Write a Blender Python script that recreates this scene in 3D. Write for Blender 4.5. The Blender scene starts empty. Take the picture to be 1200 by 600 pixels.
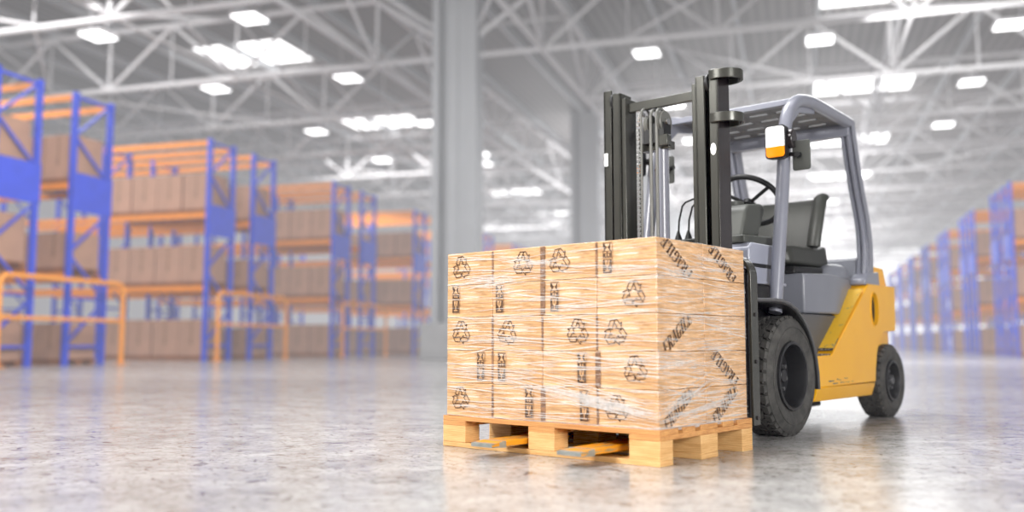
import bpy, bmesh, math, random
from math import sin, cos, pi, radians, sqrt, atan2
from mathutils import Vector, Matrix, noise
random.seed(7)
S = bpy.context.scene
COL = S.collection

# ------------------------------------------------------------------ materials
def node_mat(name):
    m = bpy.data.materials.new(name); m.use_nodes = True
    nt = m.node_tree; b = nt.nodes['Principled BSDF']
    return m, nt, b
def setp(b, **k):
    for n, v in k.items():
        n = n.replace('_', ' ')
        if n in b.inputs: b.inputs[n].default_value = v
def rgb(r, g, b): # sRGB 0-255 to linear
    f = lambda c: ((c/255)/12.92 if c/255 <= .04045 else (((c/255)+.055)/1.055)**2.4)
    return (f(r), f(g), f(b), 1)
def N(nt, t, **k):
    n = nt.nodes.new(t)
    for a, v in k.items(): setattr(n, a, v)
    return n
def noise_tex(nt, scale, detail=4, rough=.55, coord='Object', mapscale=None):
    tc = N(nt, 'ShaderNodeTexCoord'); mp = N(nt, 'ShaderNodeMapping')
    nt.links.new(tc.outputs[coord], mp.inputs['Vector'])
    if mapscale: mp.inputs['Scale'].default_value = mapscale
    n = N(nt, 'ShaderNodeTexNoise'); n.inputs['Scale'].default_value = scale
    n.inputs['Detail'].default_value = detail; n.inputs['Roughness'].default_value = rough
    nt.links.new(mp.outputs['Vector'], n.inputs['Vector'])
    return n
def ramp(nt, src, stops):
    r = N(nt, 'ShaderNodeValToRGB')
    e = r.color_ramp.elements
    e[0].position, e[0].color = stops[0]; e[1].position, e[1].color = stops[1]
    for p, c in stops[2:]:
        x = e.new(p); x.color = c
    nt.links.new(src, r.inputs['Fac']); return r
def mixc(nt, fac, a, b, mode='MIX'):
    m = N(nt, 'ShaderNodeMix', data_type='RGBA', blend_type=mode)
    if isinstance(fac, (int, float)): m.inputs[0].default_value = fac
    else: nt.links.new(fac, m.inputs[0])
    for s, v in ((6, a), (7, b)):
        if isinstance(v, tuple): m.inputs[s].default_value = v
        else: nt.links.new(v, m.inputs[s])
    return m.outputs[2]
def paint(name, col, rough=.4, var=.12, scale=6, metal=0, coat=0, bump=0, spec=.5):
    m, nt, b = node_mat(name)
    n = noise_tex(nt, scale)
    d = tuple(c*(1-var) for c in col[:3])+(1,); l = tuple(min(1, c*(1+var)) for c in col[:3])+(1,)
    r = ramp(nt, n.outputs['Fac'], [(.3, d), (.7, l)])
    nt.links.new(r.outputs['Color'], b.inputs['Base Color'])
    setp(b, Roughness=rough, Metallic=metal, Coat_Weight=coat, Specular_IOR_Level=spec)
    if bump:
        n2 = noise_tex(nt, scale*12); bp = N(nt, 'ShaderNodeBump'); bp.inputs['Strength'].default_value = bump
        bp.inputs['Distance'].default_value = .002
        nt.links.new(n2.outputs['Fac'], bp.inputs['Height']); nt.links.new(bp.outputs['Normal'], b.inputs['Normal'])
    return m
def emit(name, col, s):
    m, nt, b = node_mat(name)
    n = noise_tex(nt, 3); r = ramp(nt, n.outputs['Fac'], [(.3, tuple(c*.92 for c in col[:3])+(1,)), (.7, col)])
    nt.links.new(r.outputs['Color'], b.inputs['Emission Color']); setp(b, Base_Color=col, Emission_Strength=s, Roughness=.3)
    return m

M = {}
M['yellow'] = paint('yellow_paint', rgb(255, 184, 18), .32, .05, 3, coat=.35)
M['guard'] = paint('grey_blue_paint', rgb(136, 138, 150), .28, .05, 4, coat=.4)
M['hoodgrey'] = paint('hood_grey', rgb(128, 130, 139), .35, .05, 4, coat=.25)
M['hoodlight'] = paint('cowl_light_grey', rgb(160, 163, 178), .3, .04, 4, coat=.3)
M['darkgrey'] = paint('dark_grey_panel', rgb(92, 92, 94), .45, .06, 5)
M['mast'] = paint('mast_steel', rgb(78, 78, 73), .26, .1, 5, metal=.45, coat=.25)
M['mastdark'] = paint('mast_dark_steel', rgb(46, 41, 42), .25, .15, 4, metal=.1, coat=.3)
M['black'] = paint('black_plastic', rgb(30, 30, 31), .45, .1, 8)
M['seat'] = paint('seat_vinyl', rgb(60, 61, 57), .42, .08, 7, bump=.1)
M['dash'] = paint('dash_plastic', rgb(78, 80, 76), .5, .06, 9)
M['steel'] = paint('bright_steel', rgb(190, 190, 188), .25, .08, 10, metal=.9)
M['hose'] = paint('hose_grey', rgb(110, 110, 106), .35, .08, 10)
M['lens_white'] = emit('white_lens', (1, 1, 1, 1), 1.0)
M['lens_orange'] = emit('orange_lens', rgb(255, 150, 10), .55)
M['rim'] = paint('rim_black', rgb(50, 50, 52), .35, .1, 8, metal=.3)
M['rackblue'] = paint('rack_blue', rgb(44, 74, 212), .42, .08, 3)
M['rackorange'] = paint('rack_orange', rgb(238, 140, 0), .45, .08, 3)
M['guardrail'] = paint('safety_orange', rgb(252, 160, 48), .4, .06, 3)
M['truss'] = paint('truss_paint', rgb(205, 203, 204), .5, .05, 1)
M['column'] = paint('column_paint', rgb(176, 178, 180), .5, .05, .6)
M['plinth'] = paint('plinth_concrete', rgb(168, 168, 168), .8, .1, 2)
M['carton_far'] = paint('storage_carton', rgb(178, 136, 112), .7, .12, 1.6)
M['pallet_far'] = paint('storage_pallet_wood', rgb(150, 88, 40), .7, .25, 3)
M['wallm'] = paint('wall_panel', rgb(215, 214, 216), .7, .05, .3)
M['endglow'] = emit('glowing_end_wall', (1, 1, 1, 1), .9)  # glow given to the end wall for the far hall's white brightness
M['skylight'] = emit('skylight_glow', (1, 1, 1, 1), 3.0)
M['fixture'] = emit('fixture_glow', (1, 1, 1, 1), 4.0)

def ink_mat():
    m, nt, b = node_mat('printed_ink')
    n = noise_tex(nt, 160, 3, mapscale=(.3, .3, 1)); r = ramp(nt, n.outputs['Fac'], [(.38, rgb(62, 42, 30)), (.72, rgb(128, 96, 70))])
    nt.links.new(r.outputs['Color'], b.inputs['Base Color']); setp(b, Roughness=.5)
    return m
M['ink'] = ink_mat()

def cardboard(name, base, lo, hi):
    m, nt, b = node_mat(name)
    n1 = noise_tex(nt, 7, 5, .6, mapscale=(1, 1, 5)); r1 = ramp(nt, n1.outputs['Fac'], [(.3, lo), (.7, hi)])
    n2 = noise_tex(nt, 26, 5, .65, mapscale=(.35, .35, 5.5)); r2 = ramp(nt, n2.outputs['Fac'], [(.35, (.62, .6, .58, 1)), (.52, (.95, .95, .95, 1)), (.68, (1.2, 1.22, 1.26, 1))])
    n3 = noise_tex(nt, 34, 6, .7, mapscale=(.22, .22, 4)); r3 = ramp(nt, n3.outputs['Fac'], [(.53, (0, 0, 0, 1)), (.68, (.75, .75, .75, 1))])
    c = mixc(nt, .85, r1.outputs['Color'], r2.outputs['Color'], 'MULTIPLY')  # film sheen painted into the card as lighter and darker streaks
    c = mixc(nt, r3.outputs['Color'], c, rgb(250, 240, 226))  # pale streaks: the film's white highlights put in the colour
    nt.links.new(c, b.inputs['Base Color'])
    rr = ramp(nt, n2.outputs['Fac'], [(.4, (.45, .45, .45, 1)), (.65, (.22, .22, .22, 1))])
    nt.links.new(rr.outputs['Color'], b.inputs['Roughness'])
    bp = N(nt, 'ShaderNodeBump'); bp.inputs['Strength'].default_value = .35; bp.inputs['Distance'].default_value = .004
    nt.links.new(n2.outputs['Fac'], bp.inputs['Height']); nt.links.new(bp.outputs['Normal'], b.inputs['Normal'])
    setp(b, Coat_Weight=.35, Coat_Roughness=.2)
    return m
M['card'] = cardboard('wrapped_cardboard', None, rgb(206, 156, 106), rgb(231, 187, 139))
M['edge'] = paint('dark_tape', rgb(134, 102, 80), .4, .3, 60)
M['tape'] = paint('brown_tape', rgb(150, 112, 84), .4, .3, 30)
def wood_mat(name, a, b_, sc):
    m, nt, b = node_mat(name)
    n = noise_tex(nt, 6, 6, .6, mapscale=sc); w = N(nt, 'ShaderNodeTexWave'); w.inputs['Scale'].default_value = 2.2
    w.inputs['Distortion'].default_value = 7; w.inputs['Detail'].default_value = 3; w.bands_direction = 'Z'
    tc = N(nt, 'ShaderNodeTexCoord'); mp = N(nt, 'ShaderNodeMapping'); mp.inputs['Scale'].default_value = tuple(s*2.2 for s in sc)
    nt.links.new(tc.outputs['Object'], mp.inputs['Vector']); nt.links.new(mp.outputs['Vector'], w.inputs['Vector'])
    r = ramp(nt, w.outputs['Fac'], [(.1, b_), (.8, a)]); r2 = ramp(nt, n.outputs['Fac'], [(.3, b_), (.6, a)])
    nt.links.new(mixc(nt, .55, r.outputs['Color'], r2.outputs['Color']), b.inputs['Base Color']); setp(b, Roughness=.6)
    return m
M['wood'] = wood_mat('pallet_wood', rgb(243, 200, 138), rgb(205, 146, 84), (1, 1, 9))
M['wood_end'] = wood_mat('pallet_wood_deck', rgb(228, 172, 108), rgb(178, 112, 62), (3, .6, 9))

def film_mat():
    m, nt, b = node_mat('stretch_film')
    n = noise_tex(nt, 60, 3); r = ramp(nt, n.outputs['Fac'], [(.35, (.85, .83, .8, 1)), (.65, (1, 1, 1, 1))])
    nt.links.new(r.outputs['Color'], b.inputs['Base Color']); setp(b, Roughness=.25, Alpha=.5, Coat_Weight=.5)
    return m
M['film'] = film_mat()

def fork_mat():
    m, nt, b = node_mat('worn_fork')
    n = noise_tex(nt, 14, 5, .7, mapscale=(.5, 2, 3))
    r = ramp(nt, n.outputs['Fac'], [(.52, rgb(238, 162, 40)), (.62, rgb(150, 145, 120))])
    nt.links.new(r.outputs['Color'], b.inputs['Base Color']); setp(b, Roughness=.4, Metallic=.2); return m
M['fork'] = fork_mat()
M['forktip'] = paint('fork_tip_worn', rgb(158, 162, 158), .35, .18, 25, metal=.4)

def scuffed_yellow():
    m, nt, b = node_mat('scuffed_yellow')
    n = noise_tex(nt, 16, 8, .75, mapscale=(1, 1, 1.6)); r = ramp(nt, n.outputs['Fac'], [(.57, rgb(253, 200, 52)), (.635, rgb(150, 140, 110))])
    nt.links.new(r.outputs['Color'], b.inputs['Base Color']); setp(b, Roughness=.4, Coat_Weight=.2); return m
M['scuff'] = scuffed_yellow()
def tread_plate():
    m, nt, b = node_mat('tread_plate')
    n = noise_tex(nt, 55, 3); r = ramp(nt, n.outputs['Fac'], [(.48, rgb(40, 38, 38)), (.56, rgb(180, 165, 140))])
    nt.links.new(r.outputs['Color'], b.inputs['Base Color']); setp(b, Roughness=.6); return m
M['treadplate'] = tread_plate()
def rubber():
    m, nt, b = node_mat('tyre_rubber')
    n = noise_tex(nt, 12, 6, .65); r = ramp(nt, n.outputs['Fac'], [(.3, rgb(52, 52, 51)), (.7, rgb(92, 90, 87))])
    nt.links.new(r.outputs['Color'], b.inputs['Base Color']); setp(b, Roughness=.68); return m
M['rubber'] = rubber()

def floor_mat():
    m, nt, b = node_mat('polished_concrete')
    a = noise_tex(nt, .55, 6, .6); c = noise_tex(nt, 5.5, 8, .7); d = noise_tex(nt, 34, 5, .7)
    ra = ramp(nt, a.outputs['Fac'], [(.3, rgb(176, 175, 174)), (.7, rgb(208, 206, 204))])
    rc = ramp(nt, c.outputs['Fac'], [(.3, (.82, .82, .83, 1)), (.6, (1.05, 1.05, 1.05, 1))])
    rd = ramp(nt, d.outputs['Fac'], [(.39, (.45, .42, .39, 1)), (.45, (1, 1, 1, 1))])
    x = mixc(nt, 1, ra.outputs['Color'], rc.outputs['Color'], 'MULTIPLY'); x = mixc(nt, .8, x, rd.outputs['Color'], 'MULTIPLY')
    v = N(nt, 'ShaderNodeTexVoronoi', feature='DISTANCE_TO_EDGE'); v.inputs['Scale'].default_value = 2.3
    tc = N(nt, 'ShaderNodeTexCoord'); wv = noise_tex(nt, 3, 5, .7); ad = N(nt, 'ShaderNodeVectorMath', operation='ADD')
    nt.links.new(tc.outputs['Object'], ad.inputs[0]); nt.links.new(wv.outputs['Color'], ad.inputs[1]); nt.links.new(ad.outputs[0], v.inputs['Vector'])
    rv = ramp(nt, v.outputs['Distance'], [(.0, (.80, .79, .78, 1)), (.012, (1, 1, 1, 1))])
    x = mixc(nt, .5, x, rv.outputs['Color'], 'MULTIPLY')
    k1 = noise_tex(nt, 9, 9, .78, mapscale=(1, 1.3, 1)); k1.inputs['Distortion'].default_value = 1.2
    rk = ramp(nt, k1.outputs['Fac'], [(.405, (.30, .27, .24, 1)), (.435, (1, 1, 1, 1))]); x = mixc(nt, .9, x, rk.outputs['Color'], 'MULTIPLY')
    k2 = noise_tex(nt, 2.2, 7, .7); k2.inputs['Distortion'].default_value = .8
    rk2 = ramp(nt, k2.outputs['Fac'], [(.36, (.72, .70, .68, 1)), (.52, (1, 1, 1, 1))]); x = mixc(nt, .8, x, rk2.outputs['Color'], 'MULTIPLY')
    v2 = N(nt, 'ShaderNodeTexVoronoi', feature='DISTANCE_TO_EDGE'); v2.inputs['Scale'].default_value = 5.5; wv2 = noise_tex(nt, 6, 6, .8)
    ad2 = N(nt, 'ShaderNodeVectorMath', operation='ADD'); nt.links.new(tc.outputs['Object'], ad2.inputs[0]); nt.links.new(wv2.outputs['Color'], ad2.inputs[1]); nt.links.new(ad2.outputs[0], v2.inputs['Vector'])
    rv2 = ramp(nt, v2.outputs['Distance'], [(.0, (.3, .27, .25, 1)), (.035, (1, 1, 1, 1))]); mk = ramp(nt, k2.outputs['Fac'], [(.5, (0, 0, 0, 1)), (.58, (.8, .8, .8, 1))])
    x = mixc(nt, mk.outputs['Color'], x, mixc(nt, 1, x, rv2.outputs['Color'], 'MULTIPLY'))
    nt.links.new(x, b.inputs['Base Color'])
    rr = ramp(nt, c.outputs['Fac'], [(.3, (.13, .13, .13, 1)), (.7, (.27, .27, .27, 1))])
    nt.links.new(rr.outputs['Color'], b.inputs['Roughness']); setp(b, Specular_IOR_Level=.5)
    bp = N(nt, 'ShaderNodeBump'); bp.inputs['Strength'].default_value = .06; bp.inputs['Distance'].default_value = .002
    nt.links.new(d.outputs['Fac'], bp.inputs['Height']); nt.links.new(bp.outputs['Normal'], b.inputs['Normal'])
    return m
M['floor'] = floor_mat()
def roof_mat():
    m, nt, b = node_mat('roof_sheet')
    w = N(nt, 'ShaderNodeTexWave'); w.inputs['Scale'].default_value = .9; w.bands_direction = 'X'
    tc = N(nt, 'ShaderNodeTexCoord'); nt.links.new(tc.outputs['Object'], w.inputs['Vector'])
    r = ramp(nt, w.outputs['Fac'], [(.2, rgb(96, 93, 92)), (.8, rgb(122, 118, 117))])
    nt.links.new(r.outputs['Color'], b.inputs['Base Color']); setp(b, Roughness=.6); return m
M['roof'] = roof_mat()

# ------------------------------------------------------------------ mesh helpers
class MB:
    def __init__(s): s.v = []; s.f = []; s.mi = []
    def add(s, vs, fs, mi=0):
        o = len(s.v); s.v += [tuple(p) for p in vs]; s.f += [[o+i for i in f] for f in fs]; s.mi += [mi]*len(fs); return s
    def box(s, x0, x1, y0, y1, z0, z1, mi=0, mat=None):
        vs = [Vector(p) for p in ((x0,y0,z0),(x1,y0,z0),(x1,y1,z0),(x0,y1,z0),(x0,y0,z1),(x1,y0,z1),(x1,y1,z1),(x0,y1,z1))]
        if mat: vs = [mat @ p for p in vs]
        return s.add(vs, [(0,3,2,1),(4,5,6,7),(0,1,5,4),(1,2,6,5),(2,3,7,6),(3,0,4,7)], mi)
    def bar(s, a, b, w, h, up=(0,0,1), mi=0):
        a = Vector(a); b = Vector(b); d = (b-a).normalized(); u = Vector(up)
        if abs(d.dot(u)) > .98: u = Vector((1,0,0))
        r = d.cross(u).normalized(); u = r.cross(d)
        vs = [p+r*(w/2*i)+u*(h/2*j) for p in (a, b) for i, j in ((-1,-1),(1,-1),(1,1),(-1,1))]
        return s.add(vs, [(0,1,2,3),(7,6,5,4),(0,4,5,1),(1,5,6,2),(2,6,7,3),(3,7,4,0)], mi)
    def prism(s, poly, axis, lo, hi, mi=0):
        n = len(poly)
        def P(p, w):
            return {'x': (w, p[0], p[1]), 'y': (p[0], w, p[1]), 'z': (p[0], p[1], w)}[axis]
        vs = [P(p, lo) for p in poly]+[P(p, hi) for p in poly]
        return s.add(vs, [list(range(n))[::-1], list(range(n, 2*n))]+[(i, (i+1) % n, n+(i+1) % n, n+i) for i in range(n)], mi)
    def loft(s, rings, closed=False, caps=True, mi=0):
        n = len(rings[0]); vs = [p for r in rings for p in r]; fs = []
        k = len(rings)
        for i in range(k if closed else k-1):
            for j in range(n):
                a = i*n+j; b_ = i*n+(j+1) % n; c = ((i+1) % k)*n+(j+1) % n; d = ((i+1) % k)*n+j
                fs.append((a, b_, c, d))
        if caps and not closed: fs += [list(range(n))[::-1], [(k-1)*n+j for j in range(n)]]
        return s.add(vs, fs, mi)
    def tube(s, pts, r, seg=10, closed=False, ry=None, up=(0,0,1), mi=0):
        pts = [Vector(p) for p in pts]; rings = []; k = len(pts); ry = ry or r
        prev = None
        for i, p in enumerate(pts):
            if closed: d = pts[(i+1) % k]-pts[i-1]
            else: d = pts[min(i+1, k-1)]-pts[max(i-1, 0)]
            d.normalize()
            if prev is None:
                u = Vector(up)
                if abs(d.dot(u)) > .95: u = Vector((0,1,0))
            else: u = prev
            x = d.cross(u).normalized(); u = x.cross(d).normalized(); prev = u
            rings.append([p+x*(r*cos(2*pi*j/seg))+u*(ry*sin(2*pi*j/seg)) for j in range(seg)])
        return s.loft(rings, closed, True, mi)
    def cyl(s, c, axis, r, h, seg=24, mi=0, r2=None):
        c = Vector(c); ax = {'x': Vector((1,0,0)), 'y': Vector((0,1,0)), 'z': Vector((0,0,1))}[axis] if isinstance(axis, str) else Vector(axis).normalized()
        u = Vector((0,0,1)) if abs(ax.z) < .9 else Vector((1,0,0)); x = ax.cross(u).normalized(); u = x.cross(ax)
        r2 = r if r2 is None else r2
        return s.loft([[c+ax*w+x*(q*cos(2*pi*j/seg))+u*(q*sin(2*pi*j/seg)) for j in range(seg)] for w, q in ((-h/2, r), (h/2, r2))], mi=mi)
    def lathe(s, prof, c, seg=48, mi=0, closed=True): # around Y axis; prof = [(r, y)]
        rings = [[(c[0]+r*cos(2*pi*j/seg), c[1]+y, c[2]+r*sin(2*pi*j/seg)) for j in range(seg)] for r, y in prof]
        return s.loft(rings, closed, not closed, mi)
    def build(s, name, mat, parent=None, bevel=0, smooth=False, loc=None, seg=2):
        me = bpy.data.meshes.new(name); me.from_pydata(s.v, [], s.f)
        mats = mat if isinstance(mat, (list, tuple)) else [mat]
        for q in mats: me.materials.append(q)
        for p, i in zip(me.polygons, s.mi): p.material_index = i
        bm = bmesh.new(); bm.from_mesh(me); bmesh.ops.recalc_face_normals(bm, faces=bm.faces); bm.to_mesh(me); bm.free()
        o = bpy.data.objects.new(name, me); COL.objects.link(o)
        if loc: o.location = loc
        if parent: o.parent = parent
        if bevel:
            md = o.modifiers.new('Bevel', 'BEVEL'); md.width = bevel; md.segments = seg; md.limit_method = 'ANGLE'; md.angle_limit = radians(32); md.harden_normals = False
        if smooth or bevel:
            for p in me.polygons: p.use_smooth = True
            try: me.set_sharp_from_angle(angle=radians(38))
            except Exception: pass
        return o
def thing(name, label, cat, loc=(0,0,0), rz=0, group=None):
    o = bpy.data.objects.new(name, None); COL.objects.link(o); o.location = loc; o.rotation_euler = (0,0,rz)
    o.empty_display_size = .1
    return tag(o, label, cat, group)
def tag(o, label, cat, group=None):
    o['label'] = label; o['category'] = cat
    if group: o['group'] = group
    return o
def struct(o): o['kind'] = 'structure'; return o
def copy_tree(o, parent=None):
    c = o.copy(); COL.objects.link(c)
    if parent: c.parent = parent
    for ch in list(o.children): copy_tree(ch, c)
    return c
def arc(c, r, a0, a1, n): # (x, z) points
    return [(c[0]+r*cos(radians(a0+(a1-a0)*i/n)), c[1]+r*sin(radians(a0+(a1-a0)*i/n))) for i in range(n+1)]

# ------------------------------------------------------------------ camera (eye 0.49 m above the floor)
cam = bpy.data.cameras.new('camera'); co = bpy.data.objects.new('camera', cam); COL.objects.link(co); S.camera = co
cam.lens = 32.4; cam.sensor_width = 36; cam.clip_end = 400; cam.clip_start = .05
co.location = (0, 0, .4895); co.rotation_euler = (pi/2+.0935, 0, radians(17.2))
cam.dof.use_dof = True; cam.dof.focus_distance = 4.45; cam.dof.aperture_fstop = 32.4/42

# ------------------------------------------------------------------ building
RX0, RX1, RY0, RY1, RZ = -42, 34, -14, 118, 11.6
struct(MB().box(RX0, RX1, RY0, RY1, -.2, 0).build('floor', M['floor']))
# roof with rectangular skylight openings
SKX = (-20, 3, 26); SKY = [30.5+11.6*k for k in range(-3, 8)]
xs = sorted([RX0, RX1]+[x+d for x in SKX for d in (-2, 2)]); ys = sorted([RY0, RY1]+[y+d for y in SKY for d in (-1.5, 1.5)])
rb = MB()
for i in range(len(xs)-1):
    for j in range(len(ys)-1):
        if i % 2 == 1 and j % 2 == 1: continue
        rb.box(xs[i], xs[i+1], ys[j], ys[j+1], RZ, RZ+.15)
struct(rb.build('ceiling', M['roof']))
n = 0
for x in SKX:
    for y in SKY:
        n += 1
        o = struct(MB().box(x-2, x+2, y-1.5, y+1.5, RZ+.16, RZ+.2).build('window_%d' % n, M['skylight']))
struct(MB().box(RX0-.3, RX0, RY0, RY1, 0, RZ).build('wall_left', M['wallm']))
struct(MB().box(RX1, RX1+.3, RY0, RY1, 0, RZ).build('wall_right', M['wallm']))
struct(MB().box(RX0, RX1, RY0-.3, RY0, 0, RZ).build('wall_front', M['wallm']))
struct(MB().box(RX0, RX1, RY1, RY1+.3, 0, RZ).build('wall_back', M['endglow']))
pb = MB()
for k in range(0, 30):
    x = RX0+1.3+2.6*k
    if x < RX1: pb.box(x-.06, x+.06, RY0, RY1, RZ-.28, RZ)
struct(pb.build('trim_1', M['column']))

def truss_mesh(x0, x1, nodes):
    b = MB(); zb, zt = 9.02, 11.05
    b.tube([(x0, 0, zb), (x1, 0, zb)], .09, 8); b.tube([(x0, 0, zt), (x1, 0, zt)], .09, 8)
    for i, x in enumerate(nodes):
        b.tube([(x, 0, zb), (x, 0, zt)], .055, 6)
        for d in (-1, 1):
            xm = x+d*2.5
            if x0-.1 <= xm <= x1+.1:
                b.tube([(x, 0, zb), (xm, 0, zt)], .062, 6)
                b.tube([(xm, 0, zb), (xm, 0, zt)], .035, 6)
    return b
TY = [19.5+5.8*k for k in range(-4, 16)]
tl = truss_mesh(RX0, -12.2, [-12.2-5*i for i in range(0, 6)]); tr = truss_mesh(-6.9, RX1, [-6.9+5*i for i in range(0, 9)])
tl0 = tr0 = None
for y in TY:
    if tl0 is None:
        tl0 = struct(tl.build('roof_truss', M['truss'], smooth=True)); tr0 = struct(tr.build('roof_truss', M['truss'], smooth=True)); a, b_ = tl0, tr0
    else:
        a = tl0.copy(); b_ = tr0.copy(); COL.objects.link(a); COL.objects.link(b_)
    a.location = (0, y, 0); b_.location = (0, y, 0)
# lengthwise girders along the column line, ties and cross braces
def girder(x):
    b = MB(); zb, zt = 9.02, 11.05
    for z in (zb, zt): b.tube([(x, RY0, z), (x, RY1, z)], .09, 8)
    for y in TY:
        for d in (-1, 1):
            ym = y+d*2.9
            b.tube([(x, y, zb), (x, ym, zt)], .06, 6)
    return struct(b.build('roof_girder', M['truss'], smooth=True))
for x in (-12.2, -6.9): girder(x)
for x in (-27.2, -17.2, 3.1, 18.1):
    b = MB(); b.tube([(x, RY0, 9.1), (x, RY1, 9.1)], .05, 6)
    for i, y in enumerate(TY[:-1]):
        b.tube([(x, y, 9.1), (x, y+5.8, 11)], .045, 6); b.tube([(x, y+5.8, 9.1), (x, y, 11)], .045, 6)
    struct(b.build('roof_tie', M['truss'], smooth=True))
for x in (-22.2, -1.9, 8.1):
    b = MB()
    for i, y in enumerate(TY[:-1]):
        s_ = 5 if i % 2 else -5
        b.tube([(x-s_/2, y, 9.1), (x+s_/2, y+5.8, 9.1)], .045, 6)
    struct(b.build('roof_brace', M['truss'], smooth=True))

# steel columns between the two girders, each on a concrete plinth
def column(y, label):
    t = thing('steel_column', label, 'column', (-9.5, y, 0), 0)
    b = MB()
    b.box(-.68, -.46, -.45, .45, 1.05, 11.5)
    b.box(-.46, -.26, -.1, .1, 1.05, 11.5)
    b.box(-.26, .68, -.32, .32, 1.05, 11.5)
    b.box(-.2, .1, -.36, -.32, 1.05, 11.5); b.box(.35, .68, -.36, -.32, 1.05, 11.5)
    b.build('shaft', M['column'], t, .015)
    MB().box(-.95, .95, -.6, .6, 0, 1.05).build('plinth', M['plinth'], t, .03)
    for s_ in (-1, 1):
        g = MB(); g.tube([(s_*.6, 0, 9.6), (s_*2.65, 0, 11.0)], .08, 8); g.tube([(s_*.6, 0, 9.02), (s_*2.65, 0, 9.02)], .08, 8)
        g.tube([(s_*.6, 0, 9.9), (s_*2.65, -5.8/2, 11.0)], .06, 8); g.tube([(s_*.6, 0, 9.9), (s_*2.65, 5.8/2, 11.0)], .06, 8)
        g.build('bracket', M['truss'], t, smooth=True)
    return t
for i in range(5):
    column(25.3+17.4*i, ['nearest grey steel column on a concrete plinth, left of the boxed load',
        'second grey steel column of the line, seen between the first and the forklift mast',
        'third grey steel column, in line behind the second', 'fourth grey steel column far down the line', 'farthest grey steel column by the bright end wall'][i])

# ceiling light fixtures
FXS = [(-20.5,22.8),(-15.1,22.8),(-20.6,29),(-15.2,29.2),(-4.5,29.5),(.9,29.8),(6.3,30)]
lab_fx = ['leftmost hanging flat square light, nearest row', 'hanging flat square light left of the big column, nearest row',
          'small square ceiling light above the left racks, second row', 'square ceiling light just left of the big column, second row',
          'square ceiling light above the forklift mast', 'square ceiling light above the overhead guard', 'square ceiling light at the right edge']
for q in range(2):
    for x in (-20.5, -15.1, -4.5, 6.3): FXS.append((x, 36.4+6.9*q))
proto = None
for i, (x, y) in enumerate(FXS):
    if proto is None:
        proto = thing('ceiling_light', '', 'light', group='flat square ceiling lights')
        MB().box(-.42, .42, -.42, .42, 0, .09).build('housing', M['truss'], proto, .01)
        MB().box(-.38, .38, -.38, .38, -.03, 0).build('diffuser', M['fixture'], proto)
        h = MB()
        for s_ in (-1, 1): h.tube([(s_*.3, 0, .09), (s_*.3, 0, RZ-9.95)], .012, 6)
        h.build('hanger', M['truss'], proto); c = proto
    else: c = copy_tree(proto)
    c.location = (x, y, 9.95)
    c['label'] = lab_fx[i] if i < len(lab_fx) else 'small distant square ceiling light hanging between far roof trusses'

# ------------------------------------------------------------------ storage racks (aisle ends at x = -15.1 and x = 7.1)
LEV = (2.0, 3.98, 5.95)
def frame_mb():
    b = MB()
    for y in (0.06, 1.14): b.box(-.05, .05, y-.06, y+.06, 0, 6)
    zz = [.35, 1.35, 2.35, 3.35]
    for z, s_ in zip((.5, 1.5, 2.5, 4.15, 5.05), (0, 1, 0, 1, 0)):
        a, c = (.1, 1.1) if s_ == 0 else (1.1, .1)
        b.bar((0, a, z), (0, c, z+.85), .05, .05, (1,0,0))
    for z in (.4, 1.45, 5.9): b.bar((0, .1, z), (0, 1.1, z), .05, .06)
    b.box(-.056, .056, -.03, .15, 0, .012); b.box(-.056, .056, 1.05, 1.23, 0, .012)
    return b
BAY = 3.5
def rack(sx, x, y, label, group, bays=2):
    t = thing('pallet_rack', label, 'rack', (x, y, 0), 0, group)
    fm = None
    for i in range(bays+1):
        if fm is None: f = fm = frame_mb().build('upright_frame', M['rackblue'], t)
        else: f = fm.copy(); COL.objects.link(f)
        f.location = (sx*BAY*i, 0, 0)
    MB().box(sx*-.07-.01, sx*-.07+.01, .0, 1.2, 3.35, 4.2).build('end_panel', M['rackblue'], t)
    bm = None
    for i in range(bays):
        for z in LEV:
            for yy in (.05, 1.15):
                if bm is None: b = bm = MB().box(min(sx*.05, sx*(BAY-.05)), max(sx*.05, sx*(BAY-.05)), -.035, .035, -.14, 0).build('beam', M['rackorange'], t)
                else: b = bm.copy(); COL.objects.link(b)
                b.location = (sx*BAY*i, yy, z)
    return t
cart0 = None; pal0 = None
def carton(x, y, z, label, group, sc=1.0):
    global cart0, pal0
    if cart0 is None:
        cart0 = thing('storage_carton', '', 'box')
        MB().box(-.4, .4, -.45, .45, 0, .98).build('carton_body', M['carton_far'], cart0, .012)
        MB().box(-.04, .04, -.454, .454, .3, .984).build('tape_strip', M['tape'], cart0)
        pal0 = thing('storage_pallet', '', 'pallet')
        b = MB()
        for k in range(4): b.box(-.41, .41, -.48+.27*k, -.33+.27*k, .1, .125)
        b.build('deck_board', M['pallet_far'], pal0)
        b = MB()
        for yy in (-.45, -.05, .35): b.box(-.41, .41, yy, yy+.1, 0, .1)
        b.build('bearer', M['pallet_far'], pal0)
        c, p = cart0, pal0
    else: c, p = copy_tree(cart0), copy_tree(pal0)
    c.location = (x, y, z+.125); p.location = (x, y, z)
    c.rotation_euler = (0, 0, random.uniform(-.03, .03)); c.scale = (1, 1, sc)
    tag(c, 'storage carton '+label, 'box', group); tag(p, 'pallet under carton '+label, 'pallet', 'pallets under '+group)
ORD = ['nearest', 'second', 'third', 'fourth', 'fifth', 'sixth', 'seventh']
LN = ['on the floor level', 'on the lower shelf', 'on the upper shelf']
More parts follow.
